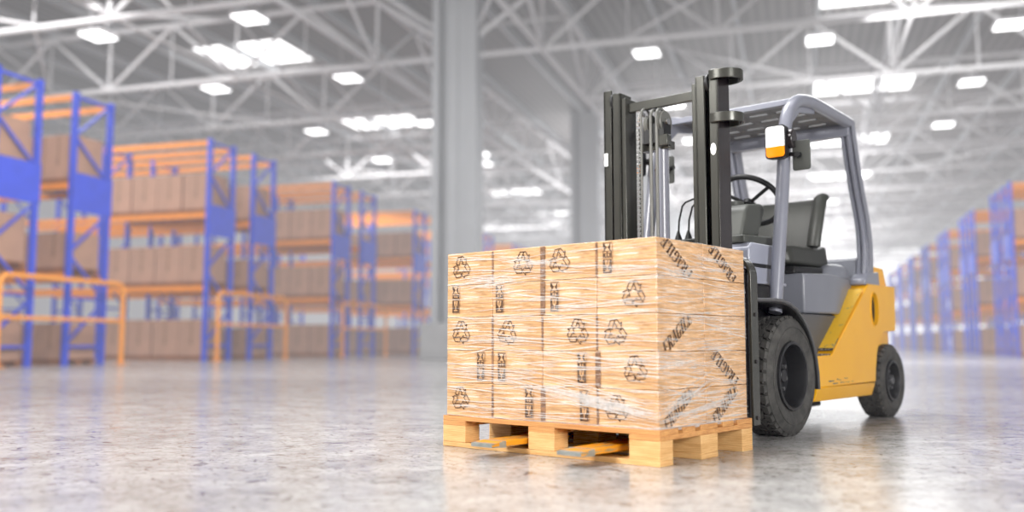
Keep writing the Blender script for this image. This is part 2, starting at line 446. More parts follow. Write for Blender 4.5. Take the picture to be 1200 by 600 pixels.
for k in range(6):
    y = 14.05+7*k
    for w, (dy, side) in enumerate(((0, 'front'), (2.1, 'rear'))):
        rack(-1, -15.1, y+dy, 'blue and orange pallet rack, %s of the %s pair from the left edge' % (side, ORD[k]), 'pallet racks left of the aisle')
        nb = 4 if w == 0 else (2 if k < 2 else 0)
        for lv, z in enumerate((0, LEV[0], LEV[1])):
            for q in range(nb):
                if k > 3 and q > 1: continue
                if k == 0 and w == 0 and q > 1: continue
                sc = 1.0 if (w == 0 or lv == 2) else .8
                carton(-15.1-.49-.838*q, y+dy+.6, z, '%s, %s left rack, %s' % (LN[lv], ORD[k], ['beside the aisle', 'second from the aisle', 'third from aisle', 'fourth from aisle'][q] if w == 0 else ['rear row end', 'rear row, second'][q]), 'cartons of the %s left rack' % ORD[k], sc)
for k in range(3, 10):
    y = 14.05+7*k
    for w, (dy, side) in enumerate(((0, 'front'), (2.1, 'rear'))):
        rack(1, 7.1, y+dy, 'blurred blue and orange pallet rack, %s of the %s pair from the right edge' % (side, ORD[k-3]), 'pallet racks right of the aisle')
    for lv, z in enumerate((0, LEV[0], LEV[1])):
        for q in range(2 if k < 6 else 1):
            carton(7.1+.49+.838*q, y+.6, z, '%s, %s right rack, %s' % (LN[lv], ORD[k-3], ['beside the aisle', 'second in'][q]), 'cartons of the %s right rack' % ORD[k-3])
# tubular end guards
def end_guard(x, y, label):
    b = MB(); t = thing('end_guard_rail', label, 'guard rail', (x, y, 0), 0, 'tubular guards at the rack ends')
    r = .18; p = [(0, 0, 0), (0, 0, 1.8-r)]+[(0, r-r*cos(radians(a)), 1.8-r+r*sin(radians(a))) for a in (15, 30, 45, 60, 75, 90)]
    p2 = [(0, 3.4-q[1], q[2]) for q in p[::-1]]
    b.tube(p+p2, .055, 10).build('hoop', M['guardrail'], t, smooth=True)
    MB().tube([(0, .03, .97), (0, 3.37, .97)], .045, 10).build('mid_rail', M['guardrail'], t, smooth=True)
    for yy in (0, 3.4): MB().box(-.12, .12, yy-.12, yy+.12, 0, .015).build('base_plate', M['guardrail'], t)
for k in range(5): end_guard(-14.6, 13.95+7*k, 'orange tubular guard rail in front of the %s left rack end' % ORD[k])

# ------------------------------------------------------------------ truck frame: x forward (fork tips), y truck's left, z up
FO = (-.7636, 4.6565, 0); YAW = radians(-113.473)

# --- pallet (x 0..0.8, y -0.6..0.6)
pt = thing('wooden_pallet', 'pale wooden pallet standing on the floor under the wrapped boxes', 'pallet', FO, YAW)
for x0, w in ((0, .145), (.18, .1), (.3275, .145), (.52, .1), (.655, .145)):
    MB().box(x0, x0+w, -.6, .6, .122, .144).build('deck_board', M['wood_end'], pt, .002)
for y0 in (-.6, -.0725, .455):
    MB().box(0, .8, y0, y0+.145, .1, .122).build('cross_board', M['wood_end'], pt, .002)
for x0, w in ((0, .1), (.3275, .145), (.7, .1)):
    MB().box(x0, x0+w, -.6, .6, 0, .022).build('base_board', M['wood'], pt, .002)
    for y0 in (-.6, -.0725, .455):
        MB().box(x0, x0+w, y0, y0+.145, .022, .1).build('block', M['wood'], pt, .003)

# --- printed marks
def strokes(b, pts, w, closed=False):
    n = len(pts); rng = range(n if closed else n-1)
    for i in rng:
        a = Vector(pts[i]+(0,)); c = Vector(pts[(i+1) % n]+(0,)); d = (c-a).normalized(); q = Vector((-d.y, d.x, 0))*w/2; e = d*w*.4
        b.add([a-e-q, c+e-q, c+e+q, a-e+q], [(0,1,2,3)])
def recycle_mb(R, rot=0):
    b = MB(); w = .056
    A = [(-.49,.40),(-.25,.82),(.10,.82),(-.02,.62),(-.21,.24)]
    Bp = [(.10,.82),(.24,.82),(.42,.51),(.56,.59),(.45,.18),(.05,.29),(.18,.37),(.02,.64)]
    for k in range(3):
        a = radians(rot-120*k)
        R2 = lambda p: (R*(p[0]*cos(a)-p[1]*sin(a)), R*(p[0]*sin(a)+p[1]*cos(a)))
        strokes(b, [R2(p) for p in A], w*R, True); strokes(b, [R2(p) for p in Bp], w*R)
    return b
def handling_mb(h):
    b = MB(); w = h*.36
    R = lambda x0, y0, x1, y1, m=0, z=0: b.add([(x0*w, y0*h, z), (x1*w, y0*h, z), (x1*w, y1*h, z), (x0*w, y1*h, z)], [(0,1,2,3)], m)
    T = lambda pts, m=0, z=0: b.add([(p[0]*w, p[1]*h, z) for p in pts], [tuple(range(len(pts)))], m)
    R(-.5, -.5, .5, .5, 1)
    z = .0006
    R(-.5,.485,.5,.5,0,z); R(-.5,.0,.5,.02,0,z)
    # upper pictogram: dark cell with a pale crossed figure
    R(-.46,.03,.46,.47,0,z)
    T([(-.30,.45),(.30,.45),(.05,.34),(-.05,.34)], 1, 2*z); T([(-.05,.33),(.05,.33),(.26,.22),(-.26,.22)], 1, 2*z)
    R(-.38,.16,-.08,.20,1,2*z); R(.08,.16,.38,.20,1,2*z); R(-.2,.06,-.06,.13,1,2*z); R(.06,.06,.2,.13,1,2*z); R(.34,.24,.46,.45,1,2*z); R(-.46,.24,-.36,.33,1,2*z)
    # lower pictogram: wine glass on dark ground
    R(-.46,-.47,.46,-.03,0,z)
    T([(-.26,-.06),(.26,-.06),(.22,-.2),(.06,-.27),(-.06,-.27),(-.22,-.2)], 1, 2*z); R(-.05,-.38,.05,-.26,1,2*z); R(-.24,-.41,.24,-.375,1,2*z)
    T([(.02,-.07),(.12,-.07),(.0,-.17),(.06,-.22),(-.05,-.2)], 0, 3*z)
    return b
GL = {
 'F': [(.1,0,.42,1.4),(0,1.3,.95,1.4),(0,0,.54,.1),(.5,.66,.72,.76),(.86,1.06,.97,1.3),(.68,.54,.78,.88)],
 'R': [(.1,0,.42,1.4),(0,1.3,.7,1.4),(0,0,.52,.1),(.5,.64,.72,.74),(.68,.76,.98,1.28)],
 'A': [(.28,.36,.62,.46),(-.04,0,.32,.1),(.6,0,1.06,.1)],
 'G': [(.0,.3,.3,1.1),(.34,1.28,.8,1.4),(.34,0,.8,.12),(.66,.1,.94,.56),(.54,.52,1.02,.62),(.84,.98,.94,1.38)],
 'I': [(.1,.0,.42,1.4),(0,1.3,.52,1.4),(0,0,.52,.1)],
 'L': [(.1,0,.42,1.4),(0,1.3,.54,1.4),(0,0,.9,.1),(.82,.0,.94,.42)],
 'E': [(.1,0,.42,1.4),(0,1.3,.92,1.4),(0,0,.92,.1),(.5,.66,.7,.76),(.84,1.06,.95,1.34),(.84,.06,.95,.36),(.66,.54,.76,.88)]}
GP = {'R': [[(.46,.64),(.76,.64),(1.1,.0),(.78,.0)]], 'A': [[(.0,.05),(.12,.05),(.5,1.4),(.42,1.4)],[(.44,1.4),(.66,1.4),(.98,.05),(.66,.05)]],
      'G': [[(.0,1.1),(.3,1.1),(.44,1.4),(.3,1.4)],[(.0,.3),(.3,.3),(.44,0),(.3,0)]]}
GW = {'F': 1.08, 'R': 1.18, 'A': 1.12, 'G': 1.16, 'I': .66, 'L': 1.06, 'E': 1.05}
def fragile_mb(length, chars='FRAGILE', total=None):
    b = MB(); tot = sum(GW[c] for c in 'FRAGILE'); k = length/tot; x = -tot/2
    for c in 'FRAGILE':
        if c in chars:
            ps = [[(r[0],r[1]),(r[2],r[1]),(r[2],r[3]),(r[0],r[3])] for r in GL[c]]+GP.get(c, [])
            for p in ps: b.add([((x+q[0]+.28*(q[1]-.7))*k, (q[1]-.7)*k*1.12, 0) for q in p], [tuple(range(len(p)))])
        x += GW[c]
    return b

# --- boxes: 5 layers, 4 across the front (x = 0.789), 2 deep along the truck's left side (y = 0.589)
Z0, LH = .1455, .1542
BW, BD = .2945, .3835
FR = {  # (layer from top, column from left): (mark, px centre y, z)
}
def boxpos(layer, a_col, depth):  # a_col 0 = leftmost in view
    y0 = -.589+BW*a_col; x1 = .789-BD*depth
    z0 = Z0+LH*(5-layer)
    return (x1-BD/2, y0+BW/2, z0)
marks = {}
def put(layer, col, kind, y, z): marks.setdefault((layer, col), []).append((kind, y, z))
PUTS = [[1, 0, "r", -0.493, 0.844], [1, 1, "r", -0.109, 0.843], [1, 2, "r", 0.098, 0.843], [1, 3, "h", 0.353, 0.841], [2, 0, "h", -0.528, 0.694], [2, 1, "h", -0.25, 0.688], [2, 2, "h", 0.071, 0.686], [2, 3, "r", 0.48, 0.685], [3, 0, "r", -0.493, 0.535], [3, 1, "r", -0.203, 0.533], [3, 2, "r", 0.195, 0.534], [3, 3, "r", 0.388, 0.529], [4, 0, "h", -0.366, 0.378], [4, 1, "h", -0.236, 0.376], [4, 2, "h", 0.216, 0.381], [4, 3, "r", 0.484, 0.38], [5, 0, "r", -0.494, 0.226], [5, 1, "h", -0.075, 0.22], [5, 2, "h", 0.228, 0.222], [5, 3, "r", 0.392, 0.219]]
for layer, col, kind, y, z in PUTS: put(layer, col, kind, y, z)
MN = {'r': 'recycling arrows', 'h': 'dark handling symbol strip'}
LAY = {1: 'top', 2: 'second', 3: 'middle', 4: 'fourth', 5: 'bottom'}
CN = ['left end', 'second from the left', 'third from the left', 'near corner']
SIDE = {(1,0): (-1, 'FRAGILE'), (1,1): (-1, 'FRAGILE'), (3,0): (1, 'FRAGILE'), (5,0): (1, 'FRAGILE'), (5,1): (1, 'FRAGILE'), (4,1): (-1, 'FRAGILE')}
tapes = {(1,1): 'l', (1,2): 'lw', (1,3): 'l', (2,2): 'lw', (3,1): 'l', (3,2): 'l', (3,3): 'l', (4,1): 'l', (4,3): 'lw', (5,1): 'l', (5,2): 'lw', (5,3): 'l'}
# frames for the faces: front face looks along +x; local decal (u,v) -> (y, z);  seen from outside, +y is to the right
FRONT = Matrix(((0,0,1,0),(1,0,0,0),(0,1,0,0),(0,0,0,1)))      # u->y, v->z, n->x
LEFT = Matrix(((-1,0,0,0),(0,0,1,0),(0,1,0,0),(0,0,0,1)))      # u->-x, v->z, n->y
def decal(b, name, mats, parent, M4):
    b.v = [tuple(M4 @ Vector(p)) for p in b.v]
    out = MB()                                   # trim printing that runs past the box edge
    for f, mi in zip(b.f, b.mi):
        poly = [Vector(b.v[i]) for i in f]
        for lim, sg in ((.003, 1), (LH-.005, -1)):
            q = []
            for i, p in enumerate(poly):
                n_ = poly[(i+1) % len(poly)]; dp = (p.z-lim)*sg; dn = (n_.z-lim)*sg
                if dp >= 0: q.append(p)
                if dp*dn < 0: q.append(p.lerp(n_, dp/(dp-dn)))
            poly = q
            if len(poly) < 3: break
        if len(poly) >= 3: out.add(poly, [tuple(range(len(poly)))], mi)
    b = out
    return b.build(name, mats, parent)
RF = Matrix.Rotation(YAW, 4, 'Z')
def make_box(layer, col, depth):
    ox, oy, oz = boxpos(layer, col, depth)
    w = Vector(FO)+RF @ Vector((ox, oy, oz))
    front = depth == 0; corner = col == 3 and front
    jit = random.uniform(-.0006, .0006)
    desc = []
    for kind, y, z in marks.get((layer, col), []) if front else []: desc.append(MN[kind])
    if front:
        lab = 'wrapped cardboard box with %s, %s layer, %s' % (' and '.join(desc) or 'plain front', LAY[layer], CN[col])
        if corner and (layer, 0) in SIDE: lab = 'wrapped cardboard box with %s and FRAGILE print, %s layer, near corner' % (' and '.join(desc), LAY[layer])
    elif col < 3:
        lab = 'plain wrapped cardboard box in the rear row, %s layer, %s' % (LAY[layer], CN[col])
    else:
        lab = ('wrapped cardboard box printed FRAGILE' if (layer, 1) in SIDE else 'plain wrapped cardboard box')+', %s layer, beside the fork carriage' % LAY[layer]
    t = thing('cardboard_box', lab, 'box', w, YAW, 'boxes wrapped on the pallet')
    g = .0012
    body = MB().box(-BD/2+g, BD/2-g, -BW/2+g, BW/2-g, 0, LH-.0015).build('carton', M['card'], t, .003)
    body.location = (jit, 0, 0)
    e = .0022
    if front:
        for kind, y, z in marks.get((layer, col), []):
            Mx = Matrix.Translation((BD/2+e, y-oy, z-oz)) @ FRONT
            if kind == 'r': decal(recycle_mb(.066, random.choice((0, 7, -7))), 'recycling_mark', M['ink'], t, Mx)
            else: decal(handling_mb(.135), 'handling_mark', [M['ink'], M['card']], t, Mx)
        tp = tapes.get((layer, col))
        if tp:
            wd = .026 if 'w' in tp else .010; tb = MB(); z = .004
            while z < LH-.008:
                hh = random.uniform(.006, .02); 
                tb.add([(BD/2+e, -BW/2-wd*.3, z), (BD/2+e, -BW/2+wd*.7, z), (BD/2+e, -BW/2+wd*.7, min(z+hh, LH-.004)), (BD/2+e, -BW/2-wd*.3, min(z+hh, LH-.004))], [(0,1,2,3)], random.choice((0, 0, 1)))
                z += hh
            tb.build('edge_tape', [M['edge'], M['tape']], t)
    if col == 3 and (layer, depth) in SIDE:
        sgn, ch = SIDE[(layer, depth)]
        ang = radians(33) if sgn > 0 else radians(180-33)
        ln = .262
        Mx = Matrix.Translation((.035 if depth == 0 else .02, BW/2+e, LH/2)) @ LEFT @ Matrix.Rotation(ang, 4, 'Z')
        fb = fragile_mb(ln); decal(fb, 'fragile_print', M['ink'], t, Mx)
    return t
for layer in range(1, 6):
    for col in range(4): make_box(layer, col, 0)
    make_box(layer, 3, 1)
    for col in range(3): make_box(layer, col, 1)

# --- stretch wrap: gathered strands of film following the faces
def wrap():
    b = MB(); rnd = random.Random(3)
    def pos(s, z, off):  # s: 0 at left end of the front, 1.178 at near corner, then along the side
        if s < 1.178: return Vector((.789+off, -.589+s, z))
        return Vector((.789-(s-1.178), .589+off, z))
    def strand(s0, s1, z0, slope, w, curve=0, k=14):
        L = []; 
        ss = sorted(set([s0+(s1-s0)*i/k for i in range(k+1)]+([1.176, 1.180] if s0 < 1.17 and s1 > 1.19 else [])))
        ph = rnd.uniform(0, 6)
        for s in ss:
            t = (s-s0)/(s1-s0); z = z0+slope*(s-s0)+curve*sin(pi*t)+.0015*sin(ph+s*22)
            ww = w*(sin(pi*min(max(t, .02), .98))**.6)*(1+.3*sin(ph*2+s*31))
            z = min(max(z, .135), .914)
            L.append((pos(s, z-ww/2, .0048), pos(s, z+ww/2, .0048)))
        vs = [p for q in L for p in q]
        b.add(vs, [(2*i, 2*i+2, 2*i+3, 2*i+1) for i in range(len(L)-1)])
    for i in range(620):
        s0 = rnd.uniform(-.05, 1.75); ln = rnd.uniform(.08, .55); s0 = max(s0, .0); s1 = min(s0+ln, 1.945)
        if s1-s0 < .05: continue
        strand(s0, s1, rnd.uniform(.15, .91), rnd.gauss(-.02, .07), rnd.choice((.0008, .0012, .0018, .003, .005)))
    # gathered bundles
    for s0, s1, z0, z1, n, sp, w in ((.0,.55,.36,.35,10,.010,.003),(0,.4,.765,.785,8,.008,.003),(.62,1.178,.285,.215,14,.022,.004),(.8,1.178,.24,.20,9,.012,.005),
            (1.178,1.6,.205,.33,12,.018,.004),(.9,1.178,.80,.795,10,.014,.003),(1.178,1.5,.80,.765,10,.014,.003),(.35,1.178,.33,.19,10,.02,.004),(1.178,1.94,.175,.26,9,.012,.004),
            (.35,.75,.83,.86,7,.01,.0025),(.95,1.5,.425,.40,8,.012,.003),(1.3,1.9,.60,.57,8,.016,.0025),(1.3,1.9,.46,.49,8,.016,.0025),(.1,.6,.60,.61,8,.01,.002),(.1,.7,.50,.48,8,.012,.0022)):
        for j in range(n):
            a = s0+rnd.uniform(-.04, .04); c = s1+rnd.uniform(-.04, .04); a = max(a, 0); c = min(c, 1.945)
            zz = z0+rnd.gauss(0, sp); strand(a, c, zz, (z1-z0)/(s1-s0)+rnd.gauss(0, .02), w*rnd.uniform(.4, 1.2), rnd.gauss(0, .004))
    # film skirt gathered over the deck edge
    for i in range(40):
        s0 = rnd.uniform(0, 1.5); strand(s0, min(s0+rnd.uniform(.2, .6), 1.945), rnd.uniform(.137, .15), 0, .0022)
    o = b.build('stretch_wrap', M['film'], loc=FO); o.rotation_euler = (0, 0, YAW)
    tag(o, 'strands of clear plastic stretch wrap pulled around the stacked boxes', 'plastic wrap')
wrap()

# ------------------------------------------------------------------ FORKLIFT
FK = thing('forklift', 'yellow and grey forklift with raised dark mast carrying the boxed pallet', 'forklift', FO, YAW)
# wheels
def wheel(name, x, yo, R, w, rr, side):
    # tyre profile, outer face towards +y (side=1)
    p = [(rr, -w), (rr*1.12, -w+.004), (R*.86, -w-.006), (R*.955, -w+.008), (R-.011, -w+.03), (R-.011, -.03), (R*.955, -.008), (R*.86, .006), (R*.74, .008), (rr*1.12, -.002), (rr*1.06, -.006), (rr, -.01)]
    b = MB(); b.lathe(p, (0, 0, 0), 72)
    # tread blocks: staggered chevron lugs
    n = 34 if R > .28 else 30; rows = 5
    for r in range(rows):
        yc = -w+.022+(w-.044)*(r+.5)/rows; hw = (w-.044)/rows*.44
        for i in range(n):
            a0 = 2*pi*(i+(.5 if r % 2 else 0))/n; da = 2*pi/n*.38; sk = .3*da*(1 if r % 2 else -1)
            vs = []
            for rad in (R-.018, R+.002):
                for (yy, aa) in ((yc-hw, -da-sk), (yc, -da-sk*2.2), (yc+hw, -da+sk), (yc+hw, da+sk), (yc, da-sk*.2), (yc-hw, da-sk)):
                    vs.append((rad*cos(a0+aa), yy, rad*sin(a0+aa)))
            b.add(vs, [(0,1,2,3,4,5), (11,10,9,8,7,6)]+[(j, (j+1) % 6, 6+(j+1) % 6, 6+j) for j in range(6)])
    # shoulder lugs
    for sgn, ys in ((1, -.013), (-1, -w+.013)):
        for i in range(n):
            a0 = 2*pi*i/n; da = 2*pi/n*.34
            vs = []
            for rad, dy in ((R*.93, .0), (R+.003, -.012*sgn), (R+.003, -.034*sgn), (R-.02, -.03*sgn)):
                for aa in (-da, da): vs.append((rad*cos(a0+aa), ys+dy+.006*sgn, rad*sin(a0+aa)))
            b.add(vs, [(0,1,3,2), (2,3,5,4), (4,5,7,6), (0,2,4,6), (7,5,3,1), (6,7,1,0)])
    # sidewall ring
    b.lathe([(R*.80, .0062), (R*.805, .0105), (R*.815, .0105), (R*.82, .0062)], (0, 0, 0), 72)
    if side < 0: b.v = [(v[0], -v[1], v[2]) for v in b.v]
    o = b.build(name, M['rubber'], FK, smooth=True, loc=(x, yo, R))
    q = MB(); d = .11 if R > .28 else .06
    q.lathe([(rr+.004, -.012), (rr+.002, .004), (rr-.012, .006), (rr-.018, -.006), (rr-.024, -d+.01), (rr*.62, -d), (rr*.60, -d+.012), (rr*.34, -d+.014), (rr*.32, -d+.035), (rr*.24, -d+.04), (.004, -d+.04), (.004, -w+.02), (rr-.01, -w+.02), (rr+.004, -w+.01)], (0, 0, 0), 56)
    if side < 0: q.v = [(v[0], -v[1], v[2]) for v in q.v]
    q.build('rim', M['rim'], o, smooth=True)
    nb = MB(); k = 8 if R > .28 else 5
    for i in range(k):
        a = 2*pi*i/k+.2; nb.cyl((rr*.47*cos(a), side*(-d+.024), rr*.47*sin(a)), 'y', .0115, .028, 6)
    nb.build('lug_nuts', M['darkgrey'], o)
    hb = MB(); hb.cyl((0, side*(-d+.045), 0), 'y', rr*.2, .03, 20); hb.build('hub_cap', M['rim'] if R > .28 else M['darkgrey'], o, .004)
    return o
wheel('front_wheel', -.70, .495, .314, .20, .178, 1); wheel('front_wheel', -.70, -.495, .314, .20, .178, -1)
wheel('rear_wheel', -2.34, .462, .238, .17, .132, 1); wheel('rear_wheel', -2.34, -.462, .238, .17, .132, -1)
MB().cyl((-.70, 0, .314), 'y', .075, .72, 20).build('front_axle', M['black'], FK)
MB().box(-2.42, -2.26, -.30, .30, .16, .34).build('rear_axle', M['black'], FK, .01)

# fenders
for s_ in (1, -1):
    out = [(-.25,.70), (-.47,.706), (-.56,.703), (-.64,.69), (-.72,.665), (-.80,.62), (-.87,.56), (-.93,.48), (-.965,.40), (-.985,.32), (-.99,.235)]
    th = [(-.25,.685), (-.47,.69), (-.56,.686), (-.635,.673), (-.71,.65), (-.785,.607), (-.853,.55), (-.912,.473), (-.947,.395), (-.967,.318), (-.972,.235)]
    rings = []
    for o_, i_ in zip(out, th):
        y0, y1 = (.22, .515) if s_ > 0 else (-.515, -.22)
        rings.append([(o_[0], y0, o_[1]), (o_[0], y1, o_[1]), (i_[0], y1, i_[1]), (i_[0], y0, i_[1])])
    f = MB().loft(rings).build('fender', M['black'], FK, .004)
    lip = MB()
    yy = s_*.512
    lip.tube([(p[0]+.002, yy, p[1]) for p in out], .009, 8); lip.build('fender_lip', M['darkgrey'], f, smooth=True)

# yellow side bodies with slanted step front, lower bevel and wheel arch
side_poly = [(-1.125,.235), (-2.045,.24), (-2.06,.33), (-2.09,.43), (-2.14,.50), (-2.22,.556), (-2.455,.566), (-2.47,.866), (-1.97,.862), (-1.905,.815), (-1.36,.432), (-1.335,.415), (-1.125,.412)]
for s_ in (1, -1):
    b = MB()
    lo, hi = (.33, .452) if s_ > 0 else (-.452, -.33)
    b.prism(side_poly, 'y', lo, hi)
    o = b.build('side_body', M['yellow'], FK, .006, seg=3)
    c = MB(); n_ = 40
    c.loft([[(-2.068+.066*cos(2*pi*j/n_), yy, .702+.108*sin(2*pi*j/n_)) for j in range(n_)] for yy in (s_*.42, s_*.47)])
    cut = c.build('cutter', M['black'])
    cut.parent = FK
    md = o.modifiers.new('Cut', 'BOOLEAN'); md.object = cut; md.operation = 'DIFFERENCE'; md.solver = 'EXACT'
    bpy.context.view_layer.update()
    dg = bpy.context.evaluated_depsgraph_get()
    me = bpy.data.meshes.new_from_object(o.evaluated_get(dg)); o.modifiers.clear(); o.data = me
    bpy.data.objects.remove(cut, do_unlink=True)
    # recessed vent grille and lip
    v = MB(); v.loft([[(-2.068+.064*cos(2*pi*j/n_), yy, .702+.106*sin(2*pi*j/n_)) for j in range(n_)] for yy in (s_*.421, s_*.43)])
    v.build('oval_vent', M['black'], FK)
    lp = MB(); lp.tube([(-2.068+.069*cos(2*pi*j/n_), s_*.452, .702+.111*sin(2*pi*j/n_)) for j in range(n_)], .005, 8, closed=True)
    lp.build('vent_ring', M['yellow'], FK, smooth=True)
    # lower skirt tucked in
    sk = MB(); z0, z1 = .155, .235
    xs_ = (-1.125, -2.04)
    sk.loft([[(x, s_*.45, z1), (x, s_*.33, z1), (x, s_*.33, z0), (x, s_*.425, z0)] for x in xs_])
    sk.build('skirt', M['yellow'], FK, .004)
    # scuffed slanted step face and tread plate
    f = MB(); d = .0025
    f.add([(-1.905+.01, s_*.445, .822), (-1.905+.01, s_*.335, .822), (-1.375, s_*.335, .452), (-1.375, s_*.445, .452)], [(0,1,2,3)])
    f.v = [(p[0]+.004, p[1], p[2]+.005) for p in f.v]
    f.build('scuffed_step_face', M['scuff'], FK)
    f = MB(); f.add([(-1.46, s_*.449, .505), (-1.46, s_*.335, .505), (-1.36, s_*.335, .434), (-1.36, s_*.449, .434)], [(0,1,2,3)])
    f.v = [(p[0]+.0075, p[1], p[2]+.0085) for p in f.v]; f.build('slope_tread', M['treadplate'], FK)
    sc2 = MB(); rr2 = random.Random(5)
    for q in range(9):
        x_ = -1.5+rr2.uniform(-.16, .16); z_ = .245+rr2.uniform(0, .03); l_ = rr2.uniform(.02, .09)
        sc2.add([(x_, s_*.4532, z_), (x_+l_, s_*.4532, z_+rr2.uniform(-.004, .006)), (x_+l_, s_*.4532, z_+.006), (x_, s_*.4532, z_+.004)], [(0,1,2,3)])
    sc2.build('paint_scratch', M['darkgrey'], FK)
    MB().box(-1.36, -1.14, min(s_*.335, s_*.44), max(s_*.335, s_*.44), .412, .424).build('step_tread', M['treadplate'], FK, .002)

# counterweight
b = MB(); cwp = [(-1.9,-.40),(-1.9,.40),(-2.34,.40),(-2.47,.40),(-2.62,.30),(-2.68,0),(-2.62,-.30),(-2.47,-.40)]
b.prism([(p[0] if p[0] < -2 else -2.02, p[1]) for p in cwp], 'z', .42, .86)
b.build('counterweight', M['yellow'], FK, .02, seg=3)
b = MB()
b.loft([[( -2.20, -.39, .865), (-2.20, .39, .865), (-2.50, .39, .865), (-2.64, .2, .865), (-2.64, -.2, .865), (-2.50, -.39, .865)],
        [( -2.20, -.385, 1.0), (-2.20, .385, 1.0), (-2.46, .385, .995), (-2.60, .2, .98), (-2.60, -.2, .98), (-2.46, -.385, .995)]])
b.build('rear_cover', M['yellow'], FK, .018, seg=3)

# hood under the seat
hp = [(-1.30,-.31),(-1.30,.31),(-1.49,.395),(-2.12,.33),(-2.12,-.33),(-1.49,-.395)]
b = MB(); b.loft([[(x, y, z) for x, y in hp] for z in (.662, .90)])
b.build('hood', M['hoodgrey'], FK, .012, seg=3)
b = MB(); b.loft([[(-2.0,-.36,.88),(-2.0,.36,.88),(-2.2,.36,.88),(-2.2,-.36,.88)], [(-2.08,-.36,1.045),(-2.08,.36,1.045),(-2.2,.36,1.045),(-2.2,-.36,1.045)]])
b.build('hood_back', M['hoodgrey'], FK, .02, seg=3)
MB().loft([[(-1.86+.17*cos(a)*q, .26+.10*sin(a)*q, z) for a in [2*pi*j/20 for j in range(20)]] for z, q in ((.895, 1), (.945, .92), (.975, .7), (.988, .35))]).build('hood_bulge', M['hoodgrey'], FK, smooth=True)
b = MB(); b.prism([(-.98,.20),(-.98,.655),(-2.05,.655),(-2.05,.20)], 'y', -.36, .36)
b.build('lower_body', M['darkgrey'], FK, .008)
MB().box(-2.02, -1.0, -.30, .10, .075, .3).build('belly_light_block', M['black'], FK, .01)  # low belly block, added to keep light out of the gap underneath

# seat
st = MB(); st.prism([(-1.28,.90),(-1.30,.945),(-1.86,.962),(-1.88,.90)], 'y', -.235, .265)
st.build('seat_base', M['black'], FK, .012)
cu = MB(); cu.loft([[(x, y0, z0_), (x, y1, z0_), (x, y1*.94, z1_), (x, y0*.94, z1_)] for x, y0, y1, z0_, z1_ in
    ((-1.26,-.225,.225,.965,1.04),(-1.30,-.25,.25,.962,1.075),(-1.5,-.255,.255,.962,1.075),(-1.72,-.255,.255,.962,1.085),(-1.84,-.255,.255,.965,1.11))])
sc_ = cu.build('seat_cushion', M['seat'], FK, .03, seg=4)
bk = MB(); bk.loft([[(x, -w_, z), (x, w_, z), (x-t_, w_, z), (x-t_, -w_, z)] for x, z, w_, t_ in
    ((-1.66,1.05,.215,.11),(-1.68,1.12,.22,.10),(-1.70,1.25,.235,.085),(-1.73,1.36,.235,.075),(-1.75,1.405,.23,.065))])
bo = bk.build('backrest', M['seat'], FK, .02, seg=4)
for s_ in (1, -1):
    bb = MB(); bb.tube([(-1.64, s_*.235, 1.09), (-1.66, s_*.245, 1.2), (-1.70, s_*.25, 1.32), (-1.74, s_*.25, 1.40), (-1.775, s_*.25, 1.415)], .03, 12, ry=.045)
    bb.build('side_bolster', M['seat'], bo, smooth=True)

# front cowl, dashboard, steering column
b = MB()
b.prism([(-.50,.80),(-.50,.985),(-.54,1.02),(-.92,1.02),(-.92,.80)], 'y', -.36, .36)
b.build('front_cowl', M['hoodlight'], FK, .012, seg=3)
MB().box(-.93, -.497, -.363, .363, .888, .908).build('cowl_groove', M['black'], FK)
MB().box(-.93, -.490, -.368, .368, .80, .815).build('cowl_lip', M['hoodlight'], FK, .003)
MB().box(-.90, -.54, -.34, .34, .50, .80).build('under_cowl_dark', M['black'], FK)  # black block painted in for the dark open space under the cowl
MB().prism([(-.51,1.018),(-.51,1.06),(-.90,1.075),(-.90,1.018)], 'y', -.33, .33).build('dash_top', M['dash'], FK, .008)
MB().prism([(-.60,1.06),(-.66,1.22),(-.70,1.25),(-.86,1.27),(-.90,1.24),(-.80,1.07)], 'y', .0, .27).build('instrument_pod', M['dash'], FK, .018, seg=3)
MB().loft([[(-.84+.055*cos(a), .12+.04*sin(a), 1.262+q) for a in [2*pi*j/18 for j in range(18)]] for q in (0, .03)]).build('pod_cap', M['dash'], FK, .006)
Cw = Vector((-1.05, .10, 1.325)); ax = Vector((-.66, 0, .75)).normalized()   # wheel plane normal tilted to the driver
u = Vector((0, 1, 0)); v = ax.cross(u).normalized(); Rw = .185
sw = MB(); sw.tube([Cw+u*(Rw*cos(2*pi*j/48))+v*(Rw*sin(2*pi*j/48)) for j in range(48)], .0165, 10, closed=True)
swo = sw.build('steering_wheel', M['black'], FK, smooth=True)
sp = MB()
for a in (90, 210, 330):
    sp.tube([Cw-ax*.03, Cw-ax*.015+u*(Rw*.5*cos(radians(a)))+v*(Rw*.5*sin(radians(a))), Cw+u*(Rw*cos(radians(a)))+v*(Rw*sin(radians(a)))], .011, 8)
sp.build('spoke', M['black'], swo, smooth=True)
MB().cyl(Cw-ax*.03, ax, .035, .035, 20).build('wheel_hub', M['black'], swo, .004)
MB().tube([Cw-ax*.05, (-.92, .10, 1.07)], .03, 12).build('steering_column', M['black'], FK, smooth=True)
